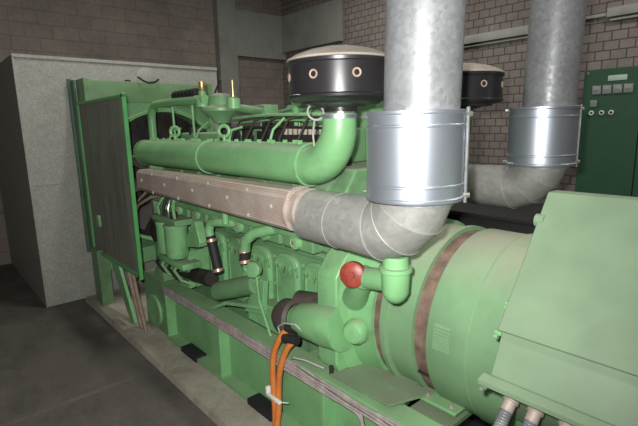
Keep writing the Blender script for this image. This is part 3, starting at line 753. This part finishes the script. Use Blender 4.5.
# ------------------------------------------------------------------ control panel
t = thing('control_cabinet', 'tall dark green control cabinet against the grey brick wall', 'cabinet', (-1.45, 5.8, 0))
B().box((-1.97, 5.60, .002), (-1.42, 5.99, 2.42)).build('main_body', 'green_dark', t, .006)
B().box((-1.412, 5.60, .002), (-.75, 5.99, 2.42)).build('cabinet_door', 'green_dark', t, .006)
B().box((-1.40, 5.596, .05), (-.78, 5.60, 2.38)).build('door_panel', 'green_dark', t, .002)
B().box((-1.735, 5.594, 2.29), (-1.56, 5.60, 2.345), .002).build('nameplate', 'plate', t, label='pale nameplate')
for k in range(4):
    x = -1.875 + .098 * k
    g = B().box((x, 5.588, 2.16), (x + .082, 5.60, 2.25), .003).build('gauge', 'gauge', t)
    b = B(); b.box((x + .01, 5.586, 2.205), (x + .072, 5.588, 2.24)); b.build('gauge_dial', 'tray', g)
B().box((-1.885, 5.588, 2.03), (-1.82, 5.60, 2.10), .003).build('meter', 'gauge', t)
for k, x in enumerate((-1.865, -1.765, -1.675)):
    B().ring((x, 5.592, 1.965), (0, 1, 0), .019, .007, 20, 8).build('switch_ring', 'white', t)
    if k: B().cyl((x, 5.60, 1.965), (x, 5.58, 1.965), .012, seg=16).build('switch_knob', 'black', t)
B().lathe((-1.93, 5.60, 2.385), (0, -1, 0), [(0, .014), (.01, .014), (.012, 0)], 12).build('panel_lock', 'chrome', t)

# black box added to keep the area behind the alternator in shade
t = thing('shade_box', 'low black box added to darken the area behind the round alternator', 'cabinet', (-1.6, 3.4, 0))
B().box((-2.75, 3.08, .03), (-.6, 3.75, 1.20), .01).build('main_body', 'blackmatt', t)
B().box((-2.77, 3.06, 1.20), (-.58, 3.77, 1.235), .006).build('shade_box_top', 'blackmatt', t)
B().box((-2.7, 3.12, .001), (-.65, 3.7, .03)).build('shade_box_base', 'blackmatt', t)

# trunking on the right wall
o = B().box((-4.6, 5.93, 2.955), (-2.17, 5.999, 3.06), .003).build('cable_trunking', 'tray'); tagp(o, 'pale grey trunking along the brick wall, left of the farther exhaust duct', 'trunking')
o = B().box((-4.6, 5.96, 2.915), (-2.17, 5.999, 2.935), .003).build('wall_conduit', 'tray'); tagp(o, 'thin pale conduit just below the left trunking on the brick wall', 'conduit')
o = B().box((-2.16, 5.96, 3.015), (-1.92, 5.999, 3.05), .003).build('wall_conduit', 'tray'); tagp(o, 'thin pale conduit on the brick wall right of the farther exhaust duct', 'conduit')
o = B().box((-1.91, 5.93, 2.995), (.2, 5.999, 3.09), .003).build('cable_trunking', 'tray'); tagp(o, 'pale grey trunking on the brick wall above the control cabinet', 'trunking')
o = B().box((-1.88, 5.95, 2.955), (.2, 5.999, 2.975), .003).build('wall_conduit', 'tray'); tagp(o, 'thin pale conduit on the brick wall above the control cabinet', 'conduit')

# ------------------------------------------------------------------ unseen ceiling lamps added for ambient fill
for k, (x, y) in enumerate(((-4.2, 1.8), (-.4, 1.6), (-4.6, 4.5), (-.4, 4.4))):
    t = thing('fill_lamp', ('unseen fill lamp added over the diesel engine', 'unseen fill lamp added over the terminal box', 'unseen fill lamp added over the far side of the radiator', 'unseen fill lamp added over the control cabinet')[k], 'lamp', (x, y, ZT - .12), 'unseen ceiling fill lamps')
    B().box((x - .65, y - .10, ZT - .06), (x + .65, y + .10, ZT)).build('lamp_housing', 'white', t, .006)
    B().cyl((x - .6, y, ZT - .085), (x + .6, y, ZT - .085), .019).build('lamp_tube', 'light', t)
    L = bpy.data.lights.new('fill_light', 'AREA'); L.shape = 'RECTANGLE'; L.size = 1.2; L.size_y = .15; L.energy = 44; L.color = (1, .96, .90)
    lo = bpy.data.objects.new('fill_light', L); col.objects.link(lo); lo.parent = t; lo.location = (0, 0, -.0)

# ------------------------------------------------------------------ camera and its flash
f, yaw, pitch, roll = 458.845, .852028, .18883, -.0224454
cy, sy, cp, sp = math.cos(yaw), math.sin(yaw), math.cos(pitch), math.sin(pitch)
fw = Vector((-sy * cp, cy * cp, -sp)); r_ = Vector((cy, sy, 0)); u_ = r_.cross(fw)
R_ = r_ * math.cos(roll) + u_ * math.sin(roll); U_ = -r_ * math.sin(roll) + u_ * math.cos(roll)
mt = Matrix((R_, U_, -fw)).transposed().to_4x4(); mt.translation = (0, 0, 1.9)
cam = bpy.data.cameras.new('camera'); co = bpy.data.objects.new('camera', cam); col.objects.link(co); co.matrix_world = mt
cam.sensor_fit = 'HORIZONTAL'; cam.sensor_width = 36; cam.lens = f / 638 * 36; cam.clip_start = .02
scn.camera = co
L = bpy.data.lights.new('camera_flash', 'SPOT'); L.shadow_soft_size = .03; L.spot_size = math.radians(130); L.spot_blend = 1; L.energy = 420; L.color = (1, .985, .95)
lo = bpy.data.objects.new('camera_flash', L); col.objects.link(lo)
fl_dir = (fw * f + R_ * (245 - 319) - U_ * (172 - 213)).normalized()
fm = fl_dir.to_track_quat('-Z', 'Y').to_matrix().to_4x4(); fm.translation = Vector((0, 0, 1.9)) - R_ * .075 + U_ * .085; lo.matrix_world = fm

w = bpy.data.worlds.new('world'); scn.world = w; w.use_nodes = True
w.node_tree.nodes['Background'].inputs[0].default_value = (.8, .85, .9, 1); w.node_tree.nodes['Background'].inputs[1].default_value = .05
vs = scn.view_settings; vs.view_transform = 'Standard'; vs.look = 'None'; vs.gamma = 1; vs.exposure = 0; vs.use_curve_mapping = False
